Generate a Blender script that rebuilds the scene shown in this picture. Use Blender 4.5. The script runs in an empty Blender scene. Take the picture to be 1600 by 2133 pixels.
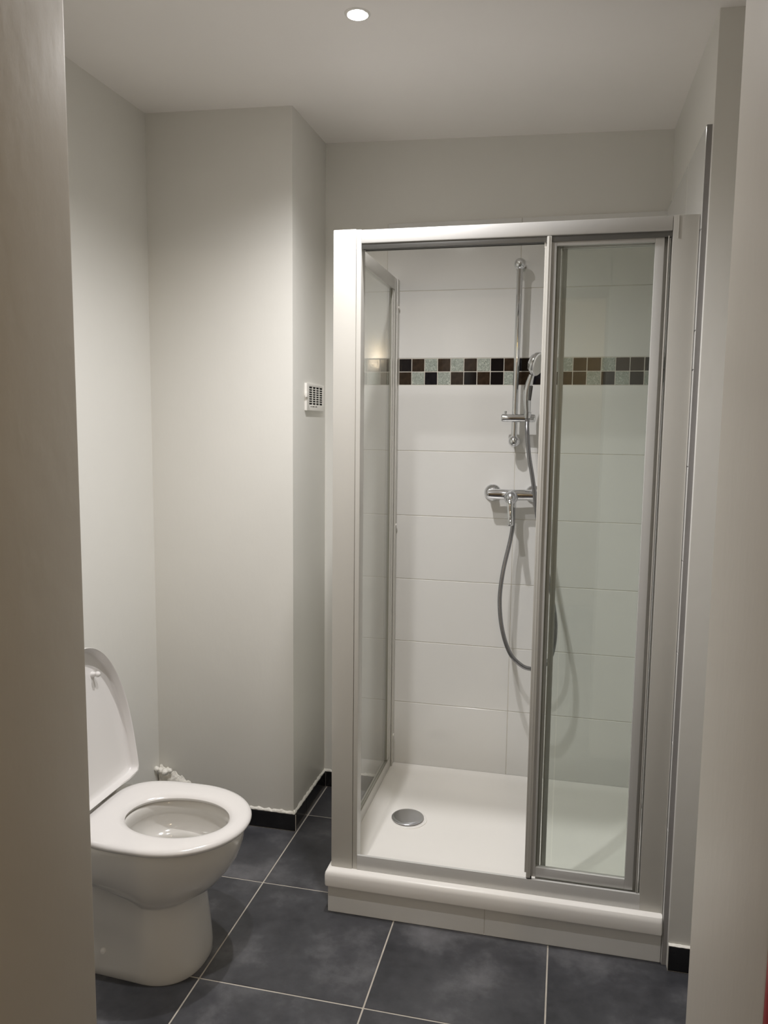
import bpy, bmesh, math, random
from mathutils import Vector, Matrix
from math import pi, sin, cos, radians
random.seed(7)
S = bpy.context.scene
COL = S.collection

# ------------------------------------------------------------------ camera
F, YAW, PITCH, ROLL, CAM_H = 1630.87, 0.227447, -0.113141, 0.011052, 1.510226
def cam_setup():
    cy, sy = cos(YAW), sin(YAW)
    fwd = Vector((-sy*cos(PITCH), cy*cos(PITCH), sin(PITCH)))
    right = Vector((cy, sy, 0)); up = right.cross(fwd)
    r2 = right*cos(ROLL) + up*sin(ROLL); u2 = -right*sin(ROLL) + up*cos(ROLL)
    c = bpy.data.cameras.new('camera'); o = bpy.data.objects.new('camera', c); COL.objects.link(o)
    m = Matrix((r2, u2, -fwd)).transposed().to_4x4(); m.translation = (0, 0, CAM_H)
    o.matrix_world = m
    c.sensor_fit = 'HORIZONTAL'; c.sensor_width = 36; c.lens = 36*F/1600
    c.clip_start = 0.02
    S.camera = o
cam_setup()

# ------------------------------------------------------------------ world, exposure, view
W = bpy.data.worlds.new('world'); S.world = W; W.use_nodes = True
W.node_tree.nodes['Background'].inputs[0].default_value = (0.9, 0.85, 0.78, 1)
W.node_tree.nodes['Background'].inputs[1].default_value = 0.02
S.view_settings.view_transform = 'Standard'; S.view_settings.look = 'None'
S.view_settings.gamma = 1; S.view_settings.use_curve_mapping = False
S.view_settings.exposure = 1.46
try:
    S.cycles.max_bounces = 12; S.cycles.diffuse_bounces = 7; S.cycles.glossy_bounces = 6
    S.cycles.transparent_max_bounces = 24; S.cycles.transmission_bounces = 8
    S.cycles.use_denoising = True; S.cycles.sample_clamp_indirect = 4.0
    S.cycles.blur_glossy = 0.3
except Exception:
    pass

SPOT_POWER = 24.0
HALL_POWER = 5.0
SPOTS = [(-0.560, 2.058), (-0.60, 1.42)]      # the two ceiling spotlights of the room

# ------------------------------------------------------------------ room dimensions
YB = 2.984      # face of the back wall tiles
XL = -1.483     # left wall
XC, YC = -0.937, 2.617   # boxed column: right side, front
XT = 0.312      # face of the right wall tiles
XW, YW = 0.326, 2.165    # corner of the wall beside the shower
YD = 0.883      # room side of the doorway wall
YH = 0.583      # hall side of the doorway wall
DL, DR = -0.603, 0.156   # doorway
def ceil_z(x, y): return 2.566 - 0.028*(x + 0.93) + 0.010*(y - 2.8)

# ------------------------------------------------------------------ materials
def newmat(name):
    m = bpy.data.materials.new(name); m.use_nodes = True
    nt = m.node_tree; b = nt.nodes['Principled BSDF']
    return m, nt, b
def setb(b, col=None, rough=None, metal=None, spec=None, coat=None):
    if col is not None: b.inputs['Base Color'].default_value = (*col, 1)
    if rough is not None: b.inputs['Roughness'].default_value = rough
    if metal is not None: b.inputs['Metallic'].default_value = metal
    if spec is not None: b.inputs['Specular IOR Level'].default_value = spec
    if coat is not None: b.inputs['Coat Weight'].default_value = coat
def noise(nt, scale, detail=3, vec='Object', rough=.5, stretch=None, w=None):
    tc = nt.nodes.new('ShaderNodeTexCoord'); n = nt.nodes.new('ShaderNodeTexNoise')
    n.inputs['Scale'].default_value = scale; n.inputs['Detail'].default_value = detail
    n.inputs['Roughness'].default_value = rough
    src = tc.outputs[vec]
    if stretch:
        mp = nt.nodes.new('ShaderNodeMapping'); mp.inputs['Scale'].default_value = stretch
        nt.links.new(src, mp.inputs[0]); src = mp.outputs[0]
    nt.links.new(src, n.inputs['Vector'])
    return n
def ramp(nt, fac, stops):
    r = nt.nodes.new('ShaderNodeValToRGB')
    e = r.color_ramp.elements
    while len(e) < len(stops): e.new(.5)
    for i, (p_, c_) in enumerate(stops): e[i].position = p_; e[i].color = (*c_, 1)
    nt.links.new(fac, r.inputs[0]); return r
def bump(nt, b, h, strength, dist=.002):
    bp = nt.nodes.new('ShaderNodeBump'); bp.inputs['Strength'].default_value = strength
    bp.inputs['Distance'].default_value = dist
    nt.links.new(h, bp.inputs['Height']); nt.links.new(bp.outputs[0], b.inputs['Normal'])
def plain(name, col, rough=.5, metal=0, spec=.5, coat=0, var=0.0, vs=8, bs=0.0, bscale=60, bd=.002, stretch=None):
    m, nt, b = newmat(name); setb(b, col, rough, metal, spec, coat)
    n = noise(nt, vs, 4)
    r = ramp(nt, n.outputs['Fac'], [(.3, tuple(c*(1-var) for c in col)), (.7, tuple(min(1, c*(1+var)) for c in col))])
    nt.links.new(r.outputs[0], b.inputs['Base Color'])
    if bs:
        n2 = noise(nt, bscale, 4, stretch=stretch); bump(nt, b, n2.outputs['Fac'], bs, bd)
    return m
def objvar(m, amount):
    """vary a tile's tone from piece to piece"""
    nt = m.node_tree; b = nt.nodes['Principled BSDF']
    oi = nt.nodes.new('ShaderNodeObjectInfo'); hs = nt.nodes.new('ShaderNodeHueSaturation')
    mr = nt.nodes.new('ShaderNodeMapRange'); mr.inputs['To Min'].default_value = 1-amount; mr.inputs['To Max'].default_value = 1+amount
    nt.links.new(oi.outputs['Random'], mr.inputs[0]); nt.links.new(mr.outputs[0], hs.inputs['Value'])
    lk = b.inputs['Base Color'].links
    if lk: nt.links.new(lk[0].from_socket, hs.inputs['Color'])
    nt.links.new(hs.outputs[0], b.inputs['Base Color'])
    return m

M = {}
M['wall'] = plain('wall_paint', (.775, .765, .725), .42, spec=.4, var=.018, vs=2.2, bs=.22, bscale=38, bd=.003, stretch=(1, 1, .45))
M['ceiling'] = plain('ceiling_paint', (.92, .89, .86), .55, spec=.3, var=.015, vs=2, bs=.08, bscale=90)
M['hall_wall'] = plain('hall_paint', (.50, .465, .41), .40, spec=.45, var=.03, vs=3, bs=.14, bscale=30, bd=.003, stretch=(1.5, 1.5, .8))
M['plaster'] = plain('rough_plaster', (.90, .88, .82), .8, var=.05, vs=30, bs=.9, bscale=70, bd=.006)
M['tile'] = objvar(plain('white_wall_tile', (.74, .735, .715), .10, spec=.5, var=.006, bs=.05, bscale=9, bd=.0015), .012)
M['grout'] = plain('pale_grout', (.56, .53, .47), .8, var=.1, vs=20)
M['floor_grout'] = plain('floor_grout', (.52, .48, .42), .8, var=.15, vs=14)
M['black_tile'] = plain('black_skirting_tile', (.012, .012, .013), .22, var=.3, vs=20)
M['edge'] = plain('grey_tile_edge', (.30, .29, .285), .7, var=.06, vs=14, bs=.2)
M['frame'] = plain('white_lacquer', (.59, .575, .535), .28, spec=.5, var=.01)
M['rail'] = plain('satin_aluminium', (.66, .655, .64), .24, metal=.12, var=.015, vs=5)
M['track'] = plain('dark_track', (.20, .20, .195), .4, metal=.4)
M['seal'] = plain('olive_seal', (.30, .295, .25), .5)
M['chrome'] = plain('chrome', (.72, .73, .75), .06, metal=1.0)
M['chrome_soft'] = plain('satin_chrome', (.62, .63, .66), .22, metal=1.0)
M['hose'] = plain('hose_metal', (.27, .27, .28), .25, metal=.8)
M['ceramic'] = plain('white_ceramic', (.68, .665, .635), .10, spec=.55, coat=.3)
M['seat'] = plain('white_seat_plastic', (.78, .76, .745), .17, spec=.5)
M['tray'] = plain('white_acrylic', (.92, .90, .865), .22, spec=.5)
M['plastic'] = plain('white_plastic', (.84, .82, .78), .3)
M['nozzle'] = plain('white_nozzle_plate', (.80, .80, .77), .35)
M['dark'] = plain('dark_void', (.006, .004, .003), .9)
M['ink'] = plain('dark_print', (.08, .075, .07), .7)
M['red'] = plain('dark_red_paint', (.30, .012, .012), .35)
M['rubber'] = plain('black_rubber', (.02, .02, .02), .6)
def m_floor():
    m, nt, b = newmat('slate_floor_tile'); setb(b, rough=.38, spec=.45)
    n = noise(nt, 3.2, 7, 'Object', .62)
    oi = nt.nodes.new('ShaderNodeObjectInfo')
    ad = nt.nodes.new('ShaderNodeVectorMath'); ad.operation = 'ADD'
    sc = nt.nodes.new('ShaderNodeVectorMath'); sc.operation = 'SCALE'; sc.inputs['Scale'].default_value = 9
    nt.links.new(oi.outputs['Location'], sc.inputs[0])
    src = n.inputs['Vector'].links[0].from_socket
    nt.links.new(src, ad.inputs[0]); nt.links.new(sc.outputs[0], ad.inputs[1]); nt.links.new(ad.outputs[0], n.inputs['Vector'])
    r = ramp(nt, n.outputs['Fac'], [(.34, (.036, .037, .043)), (.50, (.066, .067, .075)), (.66, (.150, .150, .160))])
    n2 = noise(nt, 26, 6, 'Object', .7)
    nt.links.new(ad.outputs[0], n2.inputs['Vector'])
    mx = nt.nodes.new('ShaderNodeMix'); mx.data_type = 'RGBA'; mx.blend_type = 'OVERLAY'; mx.inputs[0].default_value = .35
    nt.links.new(r.outputs[0], mx.inputs[6]); nt.links.new(n2.outputs['Fac'], mx.inputs[7])
    nt.links.new(mx.outputs[2], b.inputs['Base Color'])
    r2 = ramp(nt, n2.outputs['Fac'], [(.3, (.30,)*3), (.7, (.48,)*3)])
    nt.links.new(r2.outputs[0], b.inputs['Roughness'])
    bump(nt, b, n2.outputs['Fac'], .10, .0015)
    return m
M['floor'] = objvar(m_floor(), .06)
M['m_black'] = objvar(plain('black_glass_mosaic', (.006, .005, .007), .08, var=.3, vs=50, spec=.35), .3)
M['m_brown'] = objvar(plain('brown_glass_mosaic', (.030, .019, .012), .08, var=.40, vs=60, bs=.1, bscale=50, spec=.35), .25)
def m_glassmosaic():
    m, nt, b = newmat('crackled_silver_mosaic'); setb(b, rough=.22, metal=.15, coat=.5)
    tc = nt.nodes.new('ShaderNodeTexCoord'); v = nt.nodes.new('ShaderNodeTexNoise')
    v.inputs['Scale'].default_value = 95; v.inputs['Detail'].default_value = 5; v.inputs['Distortion'].default_value = 2.5
    oi = nt.nodes.new('ShaderNodeObjectInfo'); ad = nt.nodes.new('ShaderNodeVectorMath'); ad.operation = 'ADD'
    nt.links.new(tc.outputs['Object'], ad.inputs[0]); nt.links.new(oi.outputs['Location'], ad.inputs[1])
    nt.links.new(ad.outputs[0], v.inputs['Vector'])
    r = ramp(nt, v.outputs['Fac'], [(.35, (.26, .30, .265)), (.55, (.36, .40, .36)), (.68, (.62, .66, .60))])
    nt.links.new(r.outputs[0], b.inputs['Base Color']); bump(nt, b, v.outputs['Fac'], .5, .002)
    return m
M['m_glass'] = m_glassmosaic()
def m_pane(tint=(.975, .985, .975)):
    """clear pane: a clear sheet with the mirror reflection of its surface"""
    m = bpy.data.materials.new('clear_glass'); m.use_nodes = True; nt = m.node_tree
    for n in list(nt.nodes): nt.nodes.remove(n)
    o = nt.nodes.new('ShaderNodeOutputMaterial'); mx = nt.nodes.new('ShaderNodeMixShader')
    t = nt.nodes.new('ShaderNodeBsdfTransparent'); t.inputs[0].default_value = (*tint, 1)
    g = nt.nodes.new('ShaderNodeBsdfGlossy'); g.inputs['Roughness'].default_value = 0.005
    # reflectance of one glass surface, the same from both sides: .04 + .96 (1 - cos)^5
    lw = nt.nodes.new('ShaderNodeLayerWeight'); lw.inputs['Blend'].default_value = .5
    pw = nt.nodes.new('ShaderNodeMath'); pw.operation = 'POWER'; pw.inputs[1].default_value = 5
    ml = nt.nodes.new('ShaderNodeMath'); ml.operation = 'MULTIPLY_ADD'; ml.inputs[1].default_value = .96; ml.inputs[2].default_value = .04
    nt.links.new(lw.outputs['Facing'], pw.inputs[0]); nt.links.new(pw.outputs[0], ml.inputs[0])
    nt.links.new(ml.outputs[0], mx.inputs[0]); nt.links.new(t.outputs[0], mx.inputs[1]); nt.links.new(g.outputs[0], mx.inputs[2])
    nt.links.new(mx.outputs[0], o.inputs[0]); return m
M['pane'] = m_pane()
def m_water():
    m, nt, b = newmat('toilet_water'); setb(b, (.62, .62, .60), .02, coat=.6); return m
M['water'] = m_water()
def m_emit(name, col, k):
    m, nt, b = newmat(name); setb(b, (.9, .9, .9), .4)
    b.inputs['Emission Color'].default_value = (*col, 1); b.inputs['Emission Strength'].default_value = k; return m
M['lamp'] = m_emit('spotlight_lens', (1, .97, .92), 60)
M['bulb'] = m_emit('warm_bulb', (1, .72, .25), 40)

# ------------------------------------------------------------------ helpers
def link(name, me, mat, parent=None, loc=(0, 0, 0), rot=None):
    o = bpy.data.objects.new(name, me); COL.objects.link(o); o.location = loc
    if rot: o.rotation_euler = rot
    if mat is not None and len(me.materials) == 0: me.materials.append(mat)
    if parent: o.parent = parent
    return o
def finish(bm, name, mat, parent=None, loc=(0, 0, 0), smooth=False, angle=40, rot=None):
    bmesh.ops.recalc_face_normals(bm, faces=bm.faces[:])
    me = bpy.data.meshes.new(name)
    if smooth:
        for f in bm.faces: f.smooth = True
        for e in bm.edges:
            if len(e.link_faces) == 2 and e.calc_face_angle(0) > radians(angle): e.smooth = False
    bm.to_mesh(me); bm.free()
    return link(name, me, mat, parent, loc, rot)
def abox(bm, x0, x1, y0, y1, z0, z1, bev=0.0, seg=2):
    r = bmesh.ops.create_cube(bm, size=1)
    vs = r['verts']
    for v in vs:
        v.co = Vector((x0 + (v.co.x+.5)*(x1-x0), y0 + (v.co.y+.5)*(y1-y0), z0 + (v.co.z+.5)*(z1-z0)))
    if bev > 0:
        es = {e for v in vs for e in v.link_edges}
        bmesh.ops.bevel(bm, geom=list(es), offset=bev, segments=seg, affect='EDGES', profile=.6)
def box(name, mat, x0, x1, y0, y1, z0, z1, parent=None, bev=0.0, seg=2):
    bm = bmesh.new(); abox(bm, x0, x1, y0, y1, z0, z1, bev, seg)
    return finish(bm, name, mat, parent, smooth=bev > 0, angle=50)
def loft(bm, rings, cap0=True, cap1=True, closed=True):
    R_ = [[bm.verts.new(p) for p in r] for r in rings]
    n = len(R_[0])
    for a, b in zip(R_, R_[1:]):
        for i in range(n if closed else n-1):
            j = (i+1) % n
            bm.faces.new((a[i], a[j], b[j], b[i]))
    if cap0: bm.faces.new(R_[0])
    if cap1: bm.faces.new(R_[-1])
    return R_
def lathe(name, prof, mat, parent, origin, axis='Z', n=32, angle=35):
    """prof: list of (r, h) turned round the axis through origin"""
    bm = bmesh.new(); rings = []
    ax = {'X': Vector((1, 0, 0)), 'Y': Vector((0, 1, 0)), 'Z': Vector((0, 0, 1))}.get(axis) if isinstance(axis, str) else Vector(axis).normalized()
    t = Vector((0, 0, 1)) if abs(ax.z) < .9 else Vector((1, 0, 0))
    u = ax.cross(t).normalized(); v = ax.cross(u)
    o = Vector(origin)
    for r, h in prof:
        r = max(r, 1e-4)
        rings.append([o + ax*h + (u*cos(2*pi*i/n) + v*sin(2*pi*i/n))*r for i in range(n)])
    loft(bm, rings)
    return finish(bm, name, mat, parent, smooth=True, angle=angle)
def smooth_path(pts, k=8):
    P = [Vector(p) for p in pts]; out = []
    for i in range(len(P)-1):
        p0 = P[max(i-1, 0)]; p1 = P[i]; p2 = P[i+1]; p3 = P[min(i+2, len(P)-1)]
        for s in range(k):
            t = s/k
            out.append(.5*((2*p1) + (-p0+p2)*t + (2*p0-5*p1+4*p2-p3)*t*t + (-p0+3*p1-3*p2+p3)*t**3))
    out.append(P[-1]); return out
def tube(name, pts, rad, mat, parent=None, n=12, k=8, flat=None):
    P = smooth_path(pts, k) if k > 1 else [Vector(p) for p in pts]
    bm = bmesh.new(); rings = []; u = None
    for i, p in enumerate(P):
        d = (P[min(i+1, len(P)-1)] - P[max(i-1, 0)]).normalized()
        if u is None:
            t = Vector((0, 1, 0)) if abs(d.y) < .9 else Vector((1, 0, 0))
            u = (t - d*t.dot(d)).normalized()
        else: u = (u - d*u.dot(d)).normalized()
        v = d.cross(u)
        r = rad(i/(len(P)-1)) if callable(rad) else rad
        r1, r2 = r if isinstance(r, tuple) else (r, r)
        rings.append([p + u*cos(2*pi*j/n)*r1 + v*sin(2*pi*j/n)*r2 for j in range(n)])
    loft(bm, rings)
    return finish(bm, name, mat, parent, smooth=True, angle=50)
def thing(name, label, cat, loc=(0, 0, 0), group=None):
    o = bpy.data.objects.new(name, None); COL.objects.link(o); o.location = loc; o.empty_display_size = .05
    o['label'] = label; o['category'] = cat
    if group: o['group'] = group
    return o
def settle(root, loc):
    """put the Empty at the thing's base while its parts stay where they were built"""
    root.location = loc
    for c in root.children: c.matrix_parent_inverse = Matrix.Translation(-Vector(loc))
def struct(o):
    o['kind'] = 'structure'; return o

def piece_mesh(name, sx, sy, sz, mat, bev=.0012):
    bm = bmesh.new(); abox(bm, -sx/2, sx/2, -sy/2, sy/2, -sz/2, sz/2, bev, 1)
    bmesh.ops.recalc_face_normals(bm, faces=bm.faces[:])
    me = bpy.data.meshes.new(name); bm.to_mesh(me); bm.free(); me.materials.append(mat); return me
_pm = {}
def piece(name, x0, x1, y0, y1, z0, z1, mat, parent, bev=.0012, tilt=.0):
    key = (name, round(x1-x0, 4), round(y1-y0, 4), round(z1-z0, 4), mat.name)
    if key not in _pm: _pm[key] = piece_mesh(name, x1-x0, y1-y0, z1-z0, mat, bev)
    o = link(name, _pm[key], None, parent, ((x0+x1)/2, (y0+y1)/2, (z0+z1)/2))
    if tilt: o.rotation_euler = (random.uniform(-tilt, tilt), random.uniform(-tilt, tilt), random.uniform(-tilt, tilt))
    return o

# ------------------------------------------------------------------ the setting
floor = struct(box('floor', M['floor_grout'], -2.0, 1.3, -2.2, 3.2, -.10, -.0015))
X0, Y0, TW = -0.9236, 1.818, .4616
for i in range(-2, 5):
    for j in range(-9, 4):
        x0 = X0 + i*TW; y0 = Y0 + j*TW
        if j < -3 and False: continue
        piece('floor_tile', x0+.0022, x0+TW-.0022, y0+.0022, y0+TW-.0022, -.009, 0.0, M['floor'], floor, .001)

# ceiling: a slab that dips slightly to the right
bm = bmesh.new()
vs = []
for dz in (0, .08):
    for (x, y) in ((-1.7, YD-.02), (1.1, YD-.02), (1.1, 3.1), (-1.7, 3.1)):
        vs.append(bm.verts.new((x, y, ceil_z(x, y)+dz)))
for f in ((0, 1, 2, 3), (4, 5, 6, 7), (0, 1, 5, 4), (1, 2, 6, 5), (2, 3, 7, 6), (3, 0, 4, 7)): bm.faces.new([vs[k] for k in f])
struct(finish(bm, 'ceiling', M['ceiling']))

TOPZ = 2.54
wall_back = struct(box('wall_back', M['wall'], -1.60, .45, 2.994, 3.10, -.1, 2.72))
wall_left = struct(box('wall_left', M['wall'], -1.60, XL, YH, 3.10, -.1, 2.72))
wall_corner = struct(box('wall_corner', M['wall'], XL-.01, XC, YC, 3.02, 0, 2.72, bev=.004))
wall_side = struct(box('wall_side', M['wall'], XW, 1.10, YW, 3.10, 0, 2.72, bev=.003))
wall_right = struct(box('wall_right', M['wall'], .95, 1.10, YH, 2.25, -.1, 2.72))
# doorway wall: two piers and the lintel over the opening
bm = bmesh.new()
abox(bm, -1.60, DL, YH, YD, 0, 2.72, .004); abox(bm, DR, 1.10, YH, YD, 0, 2.72, .004); abox(bm, DL-.01, DR+.01, YH, YD, 2.10, 2.72)
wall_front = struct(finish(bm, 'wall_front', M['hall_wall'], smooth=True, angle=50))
# hall behind the camera
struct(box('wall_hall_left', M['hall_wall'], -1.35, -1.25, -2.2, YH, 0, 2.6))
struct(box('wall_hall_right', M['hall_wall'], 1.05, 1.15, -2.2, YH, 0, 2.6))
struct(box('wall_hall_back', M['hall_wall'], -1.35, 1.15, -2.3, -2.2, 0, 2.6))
struct(box('ceiling_hall', M['ceiling'], -1.35, 1.15, -2.3, YH, 2.5, 2.6))
# dark red casing on the hall side of the doorway
bm = bmesh.new()
for a in ((DR+.0, DR+.075, 0, 2.17), (DL-.075, DL-.0, 0, 2.17), (DL-.0, DR+.0, 2.10, 2.17)):
    abox(bm, a[0], a[1], YH-.014, YH, a[2], a[3], .003)
tr = struct(finish(bm, 'trim_1', M['red'], smooth=True)); tr['label'] = 'dark red painted casing round the doorway, hall side'

# --- tiling of the back wall
bed = box('grout_bed', M['grout'], -.688, XT+.006, YB+.0012, 2.995, .09, 2.2575, wall_back)
ZJ = [.1400, .3976, .6493, .9010, 1.1527, 1.4044, 1.6560, 1.7560, 2.0077, 2.2590]
G = .0011
def tile_back(x0, x1, z0, z1, mat=M['tile'], nm='wall_tile'):
    return piece(nm, x0+G, x1-G, YB, 2.992, z0+G, z1-G, mat, wall_back, tilt=0 if nm == 'wall_tile' else .0)
for r in range(len(ZJ)-1):
    if r == 6: continue
    for (a, b) in ((-.688, -.1867), (-.1867, XT+.004)):
        tile_back(a, b, (ZJ[r] if r else .12), ZJ[r+1])
top_row = 'G B R G R G R G B R B B R G R R G R R B'.split()   # first one is behind the profile
bot_row = 'R R G B G R B R B G R B G R R G B G B G'.split()
top_row = ['R', 'B', 'R', 'G', 'R', 'G', 'R', 'G', 'B', 'R', 'B', 'B', 'G', 'G', 'R', 'R', 'G', 'R', 'R', 'B']
bot_row = ['G', 'R', 'G', 'B', 'G', 'R', 'B', 'R', 'B', 'G', 'R', 'B', 'R', 'R', 'R', 'G', 'B', 'G', 'B', 'G']
mk = {'B': M['m_black'], 'R': M['m_brown'], 'G': M['m_glass']}
bev_m = .0012
for k in range(20):
    x0 = -.688 + .05*k
    for row, z0 in ((top_row, 1.706), (bot_row, 1.656)):
        o = piece('mosaic_tile', x0+.0014, x0+.0486, YB, 2.992, z0+.0014, z0+.0486, mk[row[k]], wall_back, .0012)
        o.rotation_euler = (random.uniform(-.006, .006), 0, random.uniform(-.006, .006))
# --- tiling of the right wall, its raw edge faces the room
struct_bed = box('grout_bed', M['edge'], XT+.0012, XW+.001, 2.180, 2.994, 0, 2.2600, wall_side)
for r in range(len(ZJ)-1):
    z0 = 0.0 if r == 0 else ZJ[r]
    if r == 6:
        piece('wall_tile', XT, XT+.006, 2.181+G, 2.2605-G, ZJ[6]+G, ZJ[7]-G, M['tile'], wall_side, .001)
        for k in range(14):
            for q in range(2):
                y0 = 2.262+.05*k
                piece('mosaic_tile', XT-.0, XT+.006, y0+.0014, y0+.0486, 1.656+.05*q+.0014, 1.656+.05*q+.0486,
                      mk[random.choice('BRG')], wall_side, .001)
        continue
    for (a, b) in ((2.181, 2.484), (2.484, YB-.001)):
        piece('wall_tile', XT, XT+.006, a+G, b-G, z0+G, ZJ[r+1]-G, M['tile'], wall_side, .001)
# --- black skirting tiles
def skirt(name, x0, x1, y0, y1, h, parent_wall, cuts, along):
    root = struct(box(name, M['grout'], x0 + (.002 if along == 'y' else 0), x1 - (.002 if along == 'y' else 0), y0 + (.002 if along == 'x' else 0), y1, 0, h-.003))
    a, b = (x0, x1) if along == 'x' else (y0, y1)
    e = [a] + list(cuts) + [b]
    for p_, q_ in zip(e, e[1:]):
        if along == 'x': piece('skirting_tile', p_+.0008, q_-.0008, y0, y1-.001, .002, h, M['black_tile'], root, .0008)
        else: piece('skirting_tile', x0+.001, x1, p_+.0008, q_-.0008, .002, h, M['black_tile'], root, .0008)
    return root
skirt('baseboard_corner', -1.30, XC+.009, YC-.008, YC, .066, None, (-1.20,), 'x')
skirt('baseboard_corner_side', XC, XC+.008, YC, YB+.008, .066, None, (2.74,), 'y')
skirt('baseboard_back', XC+.009, -.680, YB-.000, YB+.010, .066, None, (), 'x')
skirt('baseboard_left', XL, XL+.008, YD, 2.45, .066, None, (1.3, 1.76, 2.2), 'y')
skirt('baseboard_side', XW+.001, .95, YW-.009, YW, .0735, None, (.62,), 'x')
skirt('baseboard_right', .942, .95, YD, YW-.01, .07, None, (1.3, 1.76), 'y')
# ragged plaster line over the skirting
def bead(name, a, b, up, thick, parent, rag=.45):
    a, b = Vector(a), Vector(b); n = 36; rings = []
    bm = bmesh.new(); d = (b-a).normalized(); out = Vector((d.y, -d.x, 0))
    for i in range(n+1):
        p = a.lerp(b, i/n)
        h = up*random.uniform(1-rag, 1+rag*.6); t = thick*random.uniform(1-rag*.7, 1+rag*.3)
        rings.append([p, p+out*t*.9, p+out*t + Vector((0, 0, h*.25)), p+out*t*.35 + Vector((0, 0, h*.7)), p + Vector((0, 0, h)) - out*.001])
    loft(bm, rings)
    return finish(bm, name, M['plaster'], parent, smooth=True, angle=60)
bead('plaster_bead', (-1.30, YC, .066), (XC+.006, YC, .066), .012, .007, wall_corner)
bead('plaster_bead', (XC, YC-.004, .066), (XC, YB, .066), .012, .007, wall_corner)
bead('plaster_bead', (XC, YB+.008, .066), (-.69, YB+.008, .066), .010, .006, wall_back)
bead('plaster_bead', (XW+.001, YW, .0735), (.60, YW, .0735), .006, .008, wall_side, .15)
# rough plaster repair in the corner behind the toilet
bm = bmesh.new(); nx, nz = 22, 14; grid = []
for i in range(nx+1):
    row = []
    for j in range(nz+1):
        u_, v_ = i/nx, j/nz
        top = .195 - .095*u_**1.4 + .006*sin(u_*40)
        x = XL + .002 + .185*u_ + .004*sin(v_*9); z = v_*top
        edge = min(1, 6*(1-v_))*min(1, 6*(1-u_))
        row.append(bm.verts.new((x, YC - .001 - edge*(.008 + .007*random.random()), z)))
    grid.append(row)
for i in range(nx):
    for j in range(nz): bm.faces.new((grid[i][j], grid[i+1][j], grid[i+1][j+1], grid[i][j+1]))
patch = finish(bm, 'plaster_patch', M['plaster'], wall_corner, smooth=True, angle=60); patch['label'] = 'rough white plaster repair in the corner behind the toilet'
for c in ((-1.464, YC-.022, .182, .012), (-1.445, YC-.026, .180, .013), (-1.428, YC-.020, .184, .010), (-1.475, YC-.030, .190, .011)):
    bm = bmesh.new(); bmesh.ops.create_icosphere(bm, subdivisions=2, radius=c[3])
    for v in bm.verts: v.co *= random.uniform(.75, 1.2)
    finish(bm, 'plaster_lump', M['plaster'], wall_corner, c[:3], smooth=True, angle=80)

# ------------------------------------------------------------------ tiled plinth under the tray
pl = thing('shower_plinth', 'low white tiled plinth on the floor carrying the shower tray', 'plinth')
box('core', M['grout'], -.670, XT-.001, 2.1870, YB-.001, 0, .086, pl)
for a, b in ((-.6715, -.1867), (-.1867, XT-.001)):
    piece('plinth_tile', a+.0005, b-.0005, 2.1850, 2.1905, .0015, .0885, M['tile'], pl, .0008)
for a, b in ((2.191, 2.68), (2.68, YB-.001)):
    piece('plinth_tile', -.6715, -.6655, a+.0005, b-.0005, .0015, .0885, M['tile'], pl, .0008)
tube('silicone_line', [(-.66, 2.1865, .0025), (-.2, 2.1865, .0025), (XT-.006, 2.1865, .0025)], .0016, M['tile'], pl, 8, 3)
settle(pl, (-.18, 2.58, 0))

# ------------------------------------------------------------------ shower tray
def rrect(x0, x1, y0, y1, r, z, n=6):
    pts = []
    for cx, cy, a0 in ((x1-r, y1-r, 0), (x0+r, y1-r, pi/2), (x0+r, y0+r, pi), (x1-r, y0+r, 1.5*pi)):
        for k in range(n+1):
            a = a0 + k*pi/2/n; pts.append((cx+r*cos(a), cy+r*sin(a), z))
    return pts
tray = thing('shower_tray', 'white acrylic shower tray with rounded front lip on the tiled plinth', 'shower tray')
bm = bmesh.new()
TX0, TX1, TY0, TY1 = -.679, XT-.0015, 2.172, YB-.0015
rings = [rrect(TX0+.004, TX1, TY0+.006, TY1, .006, .0890), rrect(TX0+.001, TX1, TY0+.001, TY1, .006, .0905), rrect(TX0, TX1, TY0, TY1, .006, .096),
         rrect(TX0, TX1, TY0, TY1, .006, .124), rrect(TX0+.0012, TX1, TY0+.002, TY1, .006, .1325), rrect(TX0+.0045, TX1, TY0+.006, TY1, .006, .1385),
         rrect(TX0+.010, TX1, TY0+.013, TY1, .006, .1405),
         rrect(TX0+.03, TX1-.010, 2.245, TY1-.010, .012, .1405), rrect(TX0+.045, TX1-.022, 2.252, TY1-.022, .02, .1385),
         rrect(TX0+.075, TX1-.055, 2.275, TY1-.07, .05, .127), rrect(TX0+.105, TX1-.095, 2.31, TY1-.115, .07, .1150),
         rrect(TX0+.135, TX1-.13, 2.34, TY1-.16, .08, .1085), rrect(TX0+.17, TX1-.17, 2.38, TY1-.20, .08, .106),
         rrect(-.34, -.25, 2.55, 2.64, .04, .103)]
loft(bm, rings)
finish(bm, 'tray_body', M['tray'], tray, smooth=True, angle=40)
DX, DY = -.5045, 2.6217-.014
lathe('drain_ring', [(.030, -.004), (.069, -.004), (.069, .0012), (.066, .0022), (.058, .0016), (.03, .001)], M['tray'], tray, (DX, DY, .1065), 'Z', 40)
cov = lathe('drain_cover', [(.030, 0), (.051, .001), (.0565, .004), (.0575, .0062), (.055, .0082), (.045, .0095), (.022, .0108), (0, .0112)], M['chrome_soft'], tray, (DX, DY, .1085), 'Z', 48)
cov['label'] = 'round chrome drain cover'
tube('silicone_line', [(TX0+.03, TY1-.004, .1375), (-.2, TY1-.004, .1375), (TX1-.001, TY1-.004, .1375)], .0029, M['plastic'], tray, 8, 3)
settle(tray, (-.18, 2.58, .089))

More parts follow.
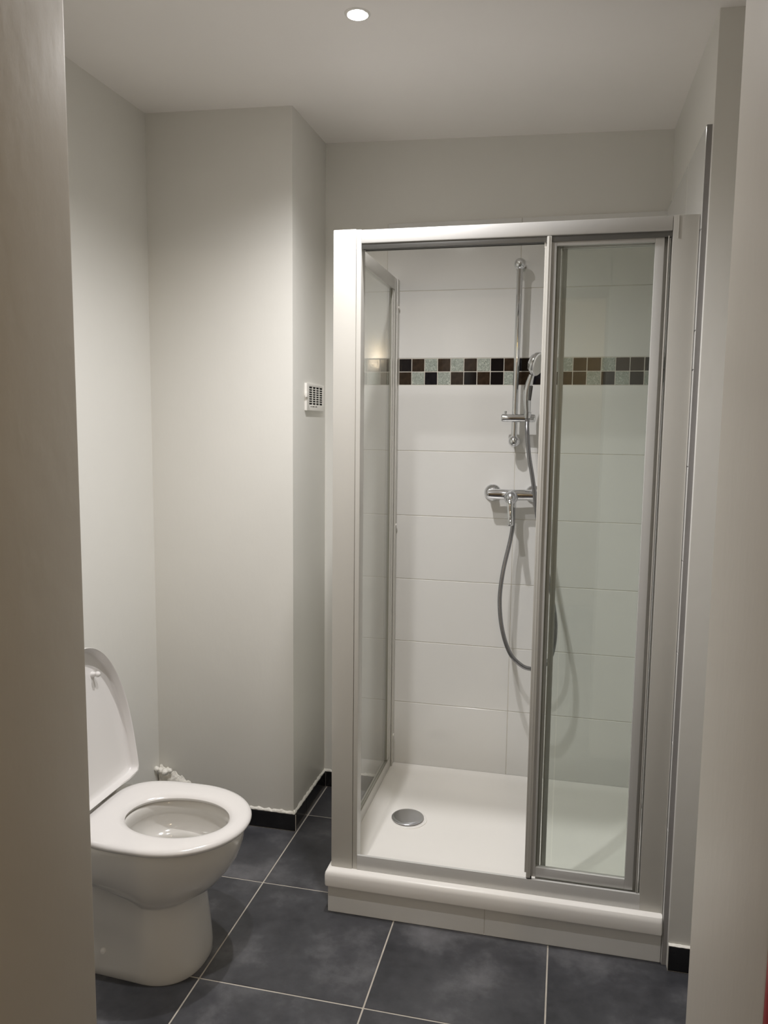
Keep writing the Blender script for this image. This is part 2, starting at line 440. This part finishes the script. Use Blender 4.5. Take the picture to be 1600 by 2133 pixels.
# ------------------------------------------------------------------ shower enclosure
enc = thing('shower_enclosure', 'white framed glass shower enclosure with sliding door pushed right, standing on the tray', 'shower enclosure')
FY = 2.200; ZB = .1405; ZT = 2.052
def slab(name, mat, x0, x1, y0, y1, z0, z1, parent, bev=.0015): return box(name, mat, x0, x1, y0, y1, z0, z1, parent, bev, 2)
post = slab('corner_post', M['frame'], -.6655, -.598, FY, 2.246, ZB, ZT, enc, .003)
slab('post_cover', M['frame'], -.5972, -.5835, FY+.002, 2.246, ZB, ZT-.0015, post, .001)
tb = slab('top_rail', M['rail'], -.5832, .2470, FY, 2.250, 2.0120, 2.0490, enc, .0025)
slab('track', M['track'], -.583, .2465, FY+.006, FY+.0105, 1.9975, 2.0125, tb, .0005)
slab('track', M['track'], -.583, .2465, FY+.0275, FY+.0315, 1.9995, 2.0125, tb, .0005)
slab('track', M['track'], -.583, .2465, FY+.0455, FY+.0490, 1.9995, 2.0125, tb, .0005)
br = slab('bottom_rail', M['rail'], -.5832, .2500, FY, FY+.0085, ZB, .1878, enc, .0012)
slab('sill', M['frame'], -.5832, .2500, FY+.0087, 2.248, ZB, .1460, br, .001)
wp = slab('wall_profile', M['frame'], .2476, XT-.001, FY, 2.250, ZB, ZT-.002, enc, .002)
slab('profile_edge', M['frame'], .2600, .2622, FY-.0012, FY+.001, 1.992, ZT-.003, wp, .0004)
slab('profile_edge', M['frame'], XT-.0040, XT-.001, FY-.0025, FY+.001, ZB, ZT-.003, wp, .0006)
# pushed-together sliding leaves, one behind the other
def leaf(x0, x1, y0, dy, z0, z1, sl, sr, name, handle=False):
    root = bpy.data.objects.new(name, None); COL.objects.link(root); root.parent = enc
    th = .022; tz = .024; bz = .029
    s = slab('stile', M['rail'], x0, x0+sl, y0, y0+dy, z0, z1, root, .0012)
    slab('stile', M['rail'], x1-sr, x1, y0, y0+dy, z0, z1, root, .0012)
    slab('rail', M['rail'], x0+sl, x1-sr, y0+.001, y0+dy, z1-tz, z1, root, .0012)
    slab('rail', M['rail'], x0+sl, x1-sr, y0+.001, y0+dy, z0, z0+bz, root, .0012)
    box('glass_pane', M['pane'], x0+sl-.003, x1-sr+.003, y0+dy/2-.002, y0+dy/2+.002, z0+bz-.003, z1-tz+.003, root)
    return root
L1 = leaf(-.0680, .2290, FY+.0105, .0165, .1915, 2.0110, .0235, .0225, 'sliding_panel')
L2 = leaf(-.0450, .2440, FY+.0320, .0130, .1490, 2.0090, .0115, .018, 'sliding_panel')
L3 = leaf(-.0285, .2465, FY+.0475, .0120, .1490, 2.0090, .0125, .016, 'fixed_panel')
# handle strip of the front leaf: bright lip with grooves along its left edge
slab('handle_strip', M['frame'], -.0705, -.0582, FY-.0015, FY+.0115, .1925, 2.0105, L1, .001)
slab('handle_strip', M['frame'], -.0755, -.0708, FY+.004, FY+.0110, .205, 1.985, L1, .001)
slab('handle_strip', M['frame'], -.0665, -.0640, FY-.0026, FY-.001, .1925, 2.0105, L1, .0004)
for x in (-.0435, -.0295): slab('rubber_seal', M['seal'], x-.0015, x+.0025, FY+.0275, FY+.0300, .215, 1.99, L1, .0005)
slab('door_stop', M['frame'], .2375, .2400, FY+.003, FY+.012, .190, 2.000, wp, .0006)
slab('roller', M['plastic'], -.0775, -.072, FY+.0120, FY+.022, 1.982, 2.000, L1, .002)
slab('rubber_foot', M['rubber'], -.0695, -.0545, FY+.000, FY+.014, .1888, .1925, L1, .0008)
# side panel
sp = bpy.data.objects.new('side_panel', None); COL.objects.link(sp); sp.parent = enc
slab('rail', M['frame'], -.662, -.643, 2.2465, 2.9178, 2.004, 2.0495, sp, .002)
slab('rail', M['frame'], -.662, -.643, 2.2465, 2.9178, .1405, .1830, sp, .002)
slab('stile', M['frame'], -.662, -.643, 2.918, 2.948, .1405, 2.049, sp, .002)
slab('stile', M['frame'], -.660, -.645, 2.893, 2.9175, .1835, 2.0035, sp, .003)
slab('gasket', M['seal'], -.6575, -.6475, 2.889, 2.8925, .184, 2.003, sp, .0005)
slab('gasket', M['seal'], -.6465, -.6440, 2.247, 2.893, .1832, .1862, sp, .0005)
box('glass_pane', M['pane'], -.655, -.650, 2.2465, 2.891, .184, 2.003, sp)
wp2 = slab('wall_profile', M['frame'], -.6660, -.6385, 2.949, YB-.0005, .1415, 2.048, enc, .002)
slab('profile_lip', M['frame'], -.6420, -.6375, 2.9435, 2.9495, .1415, 2.047, wp2, .001)
for z in (1.945, 1.115, .262):
    lathe('screw_cap', [(.0062, 0), (.0058, .002), (.003, .0035), (0, .004)], M['plastic'], wp2, (-.6385, 2.967, z), 'X', 16)
settle(enc, (-.18, FY+.02, ZB))

# ------------------------------------------------------------------ shower rail
BX, BY = -.1845, 2.922
rail = thing('shower_rail', 'tall vertical chrome shower rail with sliding holder on the white tiles', 'shower rail')
tube('bar', [(-.1855, BY, 2.075), (-.1890, BY, 1.452)], .0110, M['chrome'], rail, 24, 1)
for x, z in ((-.1855, 2.082), (-.1890, 1.449)):
    b_ = lathe('end_knob', [(.0, -.0215), (.008, -.0205), (.015, -.0155), (.0195, -.009), (.0212, 0), (.0195, .009), (.015, .0155), (.012, .0185), (.0115, .022)], M['chrome'], rail, (x, BY, z), 'Y', 32, 60)
    lathe('wall_mount', [(.0115, .018), (.0115, .055), (.019, .057), (.019, YB-BY)], M['chrome'], b_, (x, BY, z), 'Y', 28)
hl = lathe('holder', [(0, 0), (.010, .0006), (.0138, .003), (.0145, .007), (.0145, .115), (.0135, .121), (.010, .1235), (.0, .1242)], M['chrome'], rail, (-.2375, BY-.010, 1.5335), 'X', 32, 60)
lathe('clamp_screw', [(.0045, 0), (.0045, .006), (.0055, .007), (.005, .011), (0, .012)], M['chrome'], hl, (-.222, BY-.010, 1.547), 'Z', 18)
lathe('cone_socket', [(.0115, 0), (.0130, .010), (.0145, .020), (.0110, .0205)], M['chrome'], hl, (-.1415, BY-.030, 1.5350), (.02, -.15, 1), 24)
settle(rail, (-.187, YB, 1.449))

# ------------------------------------------------------------------ hand shower
hs = thing('hand_shower', 'chrome hand shower with round white face, standing in the rail holder', 'shower head')
hx, hy, hz = -.1412, BY-.032, 1.552
tube('handle', [(hx, hy, hz), (hx-.0025, hy-.003, hz+.035), (hx-.0025, hy-.008, hz+.075), (hx+.004, hy-.014, hz+.108), (hx+.012, hy-.020, hz+.135)],
     lambda t: (.0095+.0062*sin(pi*min(1, t*1.15)), .0105+.0045*sin(pi*min(1, t*1.1))), M['chrome'], hs, 20, 6)
tube('grip_insert', [(hx+.006, hy-.0150, hz+.045), (hx+.009, hy-.0200, hz+.070), (hx+.012, hy-.026, hz+.095)], .0055, M['ink'], hs, 10, 4)
hd = Vector((.88, -.42, -.22)).normalized()
hc = Vector((hx+.027, hy-.030, hz+.172))
hb = lathe('head', [(0, -.026), (.018, -.024), (.033, -.016), (.0405, -.005), (.0425, .003), (.0415, .007), (.039, .0085)], M['chrome'], hs, hc, hd, 40, 60)
fp = lathe('face_plate', [(.039, .0050), (.0385, .0095), (.034, .0115), (.018, .0108), (0, .0108)], M['nozzle'], hb, hc, hd, 40, 60)
fp['label'] = 'white nozzle plate'
settle(hs, (hx, hy, hz))

# ------------------------------------------------------------------ mixer tap
mx = thing('mixer_tap', 'chrome wall-mounted shower mixer tap with a hanging lever', 'tap')
MY, MZ = 2.925, 1.2525
for x in (-.2665, -.1135):
    e_ = lathe('wall_flange', [(.0325, 0), (.0325, -.003), (.030, -.008), (.022, -.014), (.016, -.020), (.0155, -.045)], M['chrome'], mx, (x, YB, MZ), 'Y', 36, 50)
    lathe('nut', [(.0175, 0), (.0175, -.014), (.015, -.016)], M['chrome'], e_, (x, YB-.024, MZ), 'Y', 6, 20)
tube('body', [(-.2800, MY, MZ-.001), (-.262, MY, MZ-.001), (-.23, MY, MZ-.001), (-.19, MY-.002, MZ-.002), (-.15, MY, MZ-.001), (-.118, MY, MZ-.001), (-.102, MY, MZ-.001)],
     lambda t: (.0195, .0175+.0030*sin(pi*t)) if .03 < t < .97 else (.0165, .0145), M['chrome'], mx, 28, 6)
dm = lathe('dome', [(.0235, .022), (.0255, .008), (.0255, -.006), (.0242, -.016), (.0205, -.025), (.0125, -.0325), (.005, -.0355), (0, -.036)], M['chrome_soft'], mx, (-.1925, MY-.014, MZ-.010), 'Y', 36, 60)
tube('lever', [(-.1925, MY-.042, MZ-.008), (-.1930, MY-.056, MZ-.030), (-.1915, MY-.060, MZ-.060), (-.1885, MY-.068, MZ-.088), (-.1865, MY-.078, MZ-.106)],
     lambda t: (.0060, .0120-.0030*t) if t > .05 else (.004, .008), M['chrome'], mx, 20, 6)
lathe('outlet', [(.0095, 0), (.0095, -.012), (.0115, -.013), (.0115, -.030), (.009, -.032)], M['chrome'], mx, (-.1850, MY-.006, MZ-.016), 'Z', 24)
settle(mx, (-.19, YB, MZ-.03))

# ------------------------------------------------------------------ hose
hose = tube('shower_hose', [(-.1850, 2.919, 1.204), (-.1840, 2.917, 1.1639), (-.1845, 2.915, 1.1281), (-.1925, 2.91, 1.0744), (-.212, 2.88, .9701), (-.2198, 2.86, .8654), (-.2066, 2.84, .7627),
     (-.1754, 2.83, .6773), (-.1342, 2.83, .6353), (-.1011, 2.835, .6221), (-.0651, 2.84, .6235), (-.026, 2.85, .6744), (-.0156, 2.86, .7711), (-.0276, 2.87, .8663),
     (-.0563, 2.875, .9964), (-.0893, 2.875, 1.1528), (-.1137, 2.870, 1.3095), (-.1300, 2.870, 1.3966), (-.1400, 2.878, 1.4834), (-.1420, hy+.003, 1.5210), (-.1412, hy, 1.551)],
     .0078, M["hose"], None, 14, 10)
hose['label'] = 'dark grey flexible metal hose looping from the mixer tap up to the hand shower'; hose['category'] = 'hose'

# ------------------------------------------------------------------ toilet
TCY = 1.885
toi = thing('toilet', 'white ceramic toilet with raised lid beside the doorway edge, facing the shower', 'toilet')
def egg(xf, xb, hw, xc, nf=2.0, nb=3.0, n=72, z=0.0, ymod=None, zmod=None, cy=TCY):
    pts = []
    for i in range(n):
        a = 2*pi*i/n; c, s = cos(a), sin(a)
        e = nf if c >= 0 else nb
        ax = (xf-xc) if c >= 0 else (xc-xb)
        x = xc + ax*math.copysign(abs(c)**(2/e), c); y = hw*math.copysign(abs(s)**(2/e), s)
        if ymod: y *= ymod(x)
        pts.append((x, cy+y, z + (zmod(x) if zmod else 0)))
    return pts
def sstep(a, b, x):
    t = max(0, min(1, (x-a)/(b-a))); return t*t*(3-2*t)
foot = lambda k: (lambda x: 1 - k*(1-sstep(-1.190, -1.155, x)))
rise = lambda k: (lambda x: k*(1-sstep(-1.27, -1.14, x)))
bm = bmesh.new(); rg = []
rg.append(egg(-.937, -1.42, .128, -1.06, 2.35, 5, z=0.0, ymod=foot(.06)))
rg.append(egg(-.934, -1.42, .131, -1.06, 2.35, 5, z=.006, ymod=foot(.06)))
rg.append(egg(-.935, -1.42, .131, -1.06, 2.35, 5, z=.030, ymod=foot(.06)))
rg.append(egg(-.937, -1.42, .130, -1.06, 2.35, 5, z=.055, ymod=foot(.26)))
rg.append(egg(-.943, -1.42, .127, -1.06, 2.35, 5, z=.110, ymod=foot(.28)))
rg.append(egg(-.949, -1.42, .124, -1.06, 2.35, 5, z=.160, ymod=foot(.28), zmod=rise(.05)))
rg.append(egg(-.953, -1.42, .122, -1.06, 2.35, 5, z=.211, ymod=foot(.26), zmod=rise(.075)))
rg.append(egg(-.949, -1.42, .125, -1.06, 2.3, 5, z=.219, ymod=foot(.20), zmod=rise(.08)))
rg.append(egg(-.927, -1.43, .133, -1.05, 2.2, 5, z=.229, ymod=foot(.08), zmod=rise(.075)))
rg.append(egg(-.896, -1.44, .146, -1.05, 2.1, 5, z=.248, zmod=rise(.065)))
rg.append(egg(-.867, -1.45, .162, -1.06, 2.05, 4.5, z=.283, zmod=rise(.045)))
rg.append(egg(-.844, -1.455, .174, -1.06, 2.05, 4.2, z=.320, zmod=rise(.02)))
rg.append(egg(-.832, -1.46, .180, -1.06, 2.05, 4.0, z=.360))
rg.append(egg(-.829, -1.46, .182, -1.06, 2.05, 4.0, z=.390))
rg.append(egg(-.831, -1.46, .181, -1.06, 2.05, 4.0, z=.398))
rg.append(egg(-.838, -1.455, .175, -1.06, 2.05, 3.6, z=.402))
# over the rim and down inside the bowl
inn = lambda xf, xb, hw, z: egg(xf, xb, hw, -1.015, 2.0, 2.2, z=z)
rg += [inn(-.868, -1.165, .128, .402), inn(-.874, -1.160, .122, .397), inn(-.876, -1.158, .120, .378), inn(-.866, -1.162, .127, .366), inn(-.868, -1.160, .126, .340),
       inn(-.876, -1.152, .119, .322), inn(-.895, -1.140, .106, .314), inn(-.904, -1.134, .100, .310), inn(-.908, -1.131, .097, .303), inn(-.914, -1.128, .093, .270),
       inn(-.926, -1.122, .086, .248), inn(-.955, -1.110, .070, .222), inn(-.985, -1.095, .050, .190), inn(-1.01, -1.07, .03, .175)]
loft(bm, rg)
body = finish(bm, 'bowl', M['ceramic'], toi, smooth=True, angle=60)
bm = bmesh.new(); loft(bm, [inn(-.958, -1.108, .068, .2195), inn(-.958, -1.108, .068, .220)])
finish(bm, 'water', M['water'], body, smooth=True)
for sy in (-1, 1):
    lathe('bolt_cap', [(.010, 0), (.010, .004), (.007, .009), (0, .011)], M['plastic'], toi, (-1.195, TCY+sy*.094, .052), (0, sy, .35), 18)
# seat ring
bm = bmesh.new(); so = lambda d, z: egg(-.811-d, -1.262+d, .1945-d, -1.03, 2.05, 3.4, z=z)
si = lambda d, z: egg(-.868+d, -1.163-d, .1095+d, -1.015, 2.0, 2.1, z=z)
rings = [so(.012, .4035), so(.004, .405), so(0, .411), so(0, .4155), so(.004, .4210), so(.013, .4240), so(.030, .4250),
         si(.022, .4250), si(.010, .4225), si(.003, .418), si(0, .4145), si(.003, .407), si(.012, .4035)]
R_ = loft(bm, rings, False, False)
for i in range(72):
    j = (i+1) % 72; bm.faces.new((R_[0][i], R_[0][j], R_[-1][j], R_[-1][i]))
seat = finish(bm, 'seat', M['seat'], toi, smooth=True, angle=60)
for sy in (-1, 1):
    tube('hinge', [(-1.278, TCY+sy*.045, .418), (-1.278, TCY+sy*.10, .418)], .012, M['plastic'], toi, 16, 1)
# raised lid: shallow shell with a turned-in rim, leaning back on the cistern
def lid_out(d, w, L=.436):
    """outline in lid space: u across, v up from the hinge, w towards the bowl"""
    pts = []; n = 96; vc = .10
    for i in range(n):
        a = 2*pi*i/n; c, s = cos(a), sin(a)
        e = 2.25 if c >= 0 else 12
        av = (L-vc-d) if c >= 0 else (vc-d)
        hw = .1945-d
        v = vc + av*math.copysign(abs(c)**(2/e), c); u = hw*math.copysign(abs(s)**(2/e), s)
        pts.append((u, v, w))
    return pts
TILT = radians(8); LO = Vector((-1.275, TCY, .434))
up_v = Vector((-sin(TILT), 0, cos(TILT))); out_v = Vector((cos(TILT), 0, sin(TILT)))
def lp(p): return LO + Vector((0, 1, 0))*p[0] + up_v*p[1] + out_v*p[2]
bm = bmesh.new()
rings = [lid_out(.030, -.0045), lid_out(.010, -.004), lid_out(.003, .001), lid_out(0, .010), lid_out(0, .030), lid_out(.0012, .0318), lid_out(.0038, .030), lid_out(.0042, .010), lid_out(.008, .003), lid_out(.02, .000), lid_out(.05, -.0002)]
loft(bm, [[lp(p) for p in r] for r in rings])
lid = finish(bm, 'lid', M['seat'], toi, smooth=True, angle=60)
for sy in (-1, 1):
    lathe('bumper', [(.0085, 0), (.0085, .004), (.0060, .012), (.0062, .015), (.0085, .017), (.0085, .021), (.006, .0255), (0, .0275)], M['seat'], lid, lp((sy*.080, .342, -.001)), out_v, 20, 60)
    bm = bmesh.new()
    rr = []
    for u in (.085, .10, .13, .165, .190):
        k = (u-.085)/.105
        rr.append([lp((sy*u, .0075-.004*(1-k), .003)), lp((sy*u, .0035-.004*(1-k), .003)), lp((sy*u, .0025-.003*(1-k), .030+.006*(1-abs(2*k-1)))), lp((sy*u, .0068-.003*(1-k), .030+.006*(1-abs(2*k-1))))])
    loft(bm, rr); finish(bm, 'lid_foot', M['seat'], lid, smooth=True, angle=50)
# cistern against the wall, behind the lid
bm = bmesh.new()
def cr(x0, x1, hw, z, r=.02): return rrect(x0, x1, TCY-hw, TCY+hw, r, z, 5)
loft(bm, [cr(XL+.006, -1.375, .148, .402), cr(XL+.006, -1.37, .152, .42), cr(XL+.006, -1.378, .160, .745)])
cis = finish(bm, 'cistern', M['ceramic'], toi, smooth=True, angle=50)
bm = bmesh.new()
loft(bm, [cr(XL+.006, -1.374, .163, .745), cr(XL+.006, -1.372, .166, .750), cr(XL+.006, -1.372, .166, .770), cr(XL+.008, -1.376, .162, .778), cr(XL+.02, -1.39, .15, .781)])
cl = finish(bm, 'cistern_lid', M['ceramic'], cis, smooth=True, angle=50)
lathe('flush_button', [(.022, 0), (.022, .005), (.018, .007), (0, .0075)], M['chrome'], cis, (-1.43, TCY, .7805), 'Z', 28)
settle(toi, (-1.15, TCY, 0))

# ------------------------------------------------------------------ ventilation grille on the column
VY0, VY1, VZ0, VZ1 = 2.742, 2.952, 1.553, 1.652; VX = XC
ven = thing('vent_grille', 'small white slotted ventilation grille on the side of the boxed corner wall', 'vent')
D0, D1 = VX+.006, VX+.009
sy0, sy1, sz0, sz1 = VY0+.030, VY1-.020, VZ0+.022, VZ1-.011
bm = bmesh.new()
abox(bm, VX, D1, VY0, sy0, VZ0, VZ1, .0015); abox(bm, VX, D1, sy1, VY1, VZ0, VZ1, .0015)
abox(bm, VX, D1, sy0-.0015, sy1+.0015, VZ0, sz0, .0015); abox(bm, VX, D1, sy0-.0015, sy1+.0015, sz1, VZ1, .0015)
finish(bm, 'frame', M['plastic'], ven, smooth=True)
box('backing', M['dark'], VX, VX+.0068, sy0-.001, sy1+.001, sz0-.001, sz1+.001, ven)
for k in range(1, 8):
    z = sz0 + (sz1-sz0)*k/8
    piece('slat', VX+.0060, D1-.0008, sy0-.001, sy1+.001, z-.0014, z+.0014, M['plastic'], ven, .0004)
for k in range(1, 4):
    y = sy0 + (sy1-sy0)*k/4
    piece('bar', VX+.0060, D1-.0005, y-.0032, y+.0032, sz0-.001, sz1+.001, M['plastic'], ven, .0004)
box('slide_knob', M['plastic'], VX+.004, VX+.013, VY0-.010, VY0+.004, 1.600, 1.620, ven, .003)
for a, w in ((.045, .010), (.064, .026), (.100, .020)):
    box('small_print', M['ink'], D1-.0004, D1+.0003, VY0+a, VY0+a+w, VZ0+.0135, VZ0+.0165, ven)
settle(ven, (VX, (VY0+VY1)/2, VZ0))

# ------------------------------------------------------------------ ceiling spotlights
def spotlight(x, y, label, share):
    z = ceil_z(x, y)
    t = thing('ceiling_spotlight', label, 'spotlight', (0, 0, 0), 'recessed ceiling spotlights')
    lathe('ring', [(.0245, .010), (.0245, -.001), (.027, -.0035), (.031, -.003), (.034, -.0005), (.034, .004)], M['plastic'], t, (x, y, z), 'Z', 40)
    lathe('lens', [(.0240, .004), (.0240, .000), (.016, -.002), (0, -.003)], M['lamp'], t, (x, y, z), 'Z', 32)
    settle(t, (x, y, z))
    l = bpy.data.lights.new('spotlight_lamp', 'SPOT'); l.energy = SPOT_POWER*share; l.color = (1, .978, .975)
    l.shadow_soft_size = .020; l.spot_size = radians(145); l.spot_blend = 1.0
    o = bpy.data.objects.new('spotlight_lamp', l); COL.objects.link(o); o.location = (x, y, z-.012)
spotlight(*SPOTS[0], 'round recessed spotlight glowing in the ceiling at the top edge of the picture', 1.0)
spotlight(*SPOTS[1], 'round recessed spotlight in the ceiling above the doorway side of the toilet, out of frame', .85)

# warm bulb in the hall behind the camera
hb_ = thing('pendant_bulb', 'bare warm light bulb hanging in the hall behind the camera', 'lamp')
PX, PY, PZ = .39, -1.0, 2.17
lathe('bulb', [(0, -.024), (.012, -.021), (.020, -.010), (.0215, .002), (.019, .018), (.0135, .038), (.0125, .050)], M['bulb'], hb_, (PX, PY, PZ), 'Z', 28, 60)
lathe('socket', [(.0145, .050), (.019, .052), (.019, .085), (.008, .094)], M['plastic'], hb_, (PX, PY, PZ), 'Z', 24)
tube('cord', [(PX, PY, PZ+.09), (PX, PY, 2.5)], .003, M['rubber'], hb_, 8, 1)
settle(hb_, (PX, PY, PZ-.03))
l = bpy.data.lights.new('hall_lamp', 'POINT'); l.energy = HALL_POWER; l.color = (1, .80, .56); l.shadow_soft_size = .04
o = bpy.data.objects.new('hall_lamp', l); COL.objects.link(o); o.location = (PX, PY, PZ-.075)
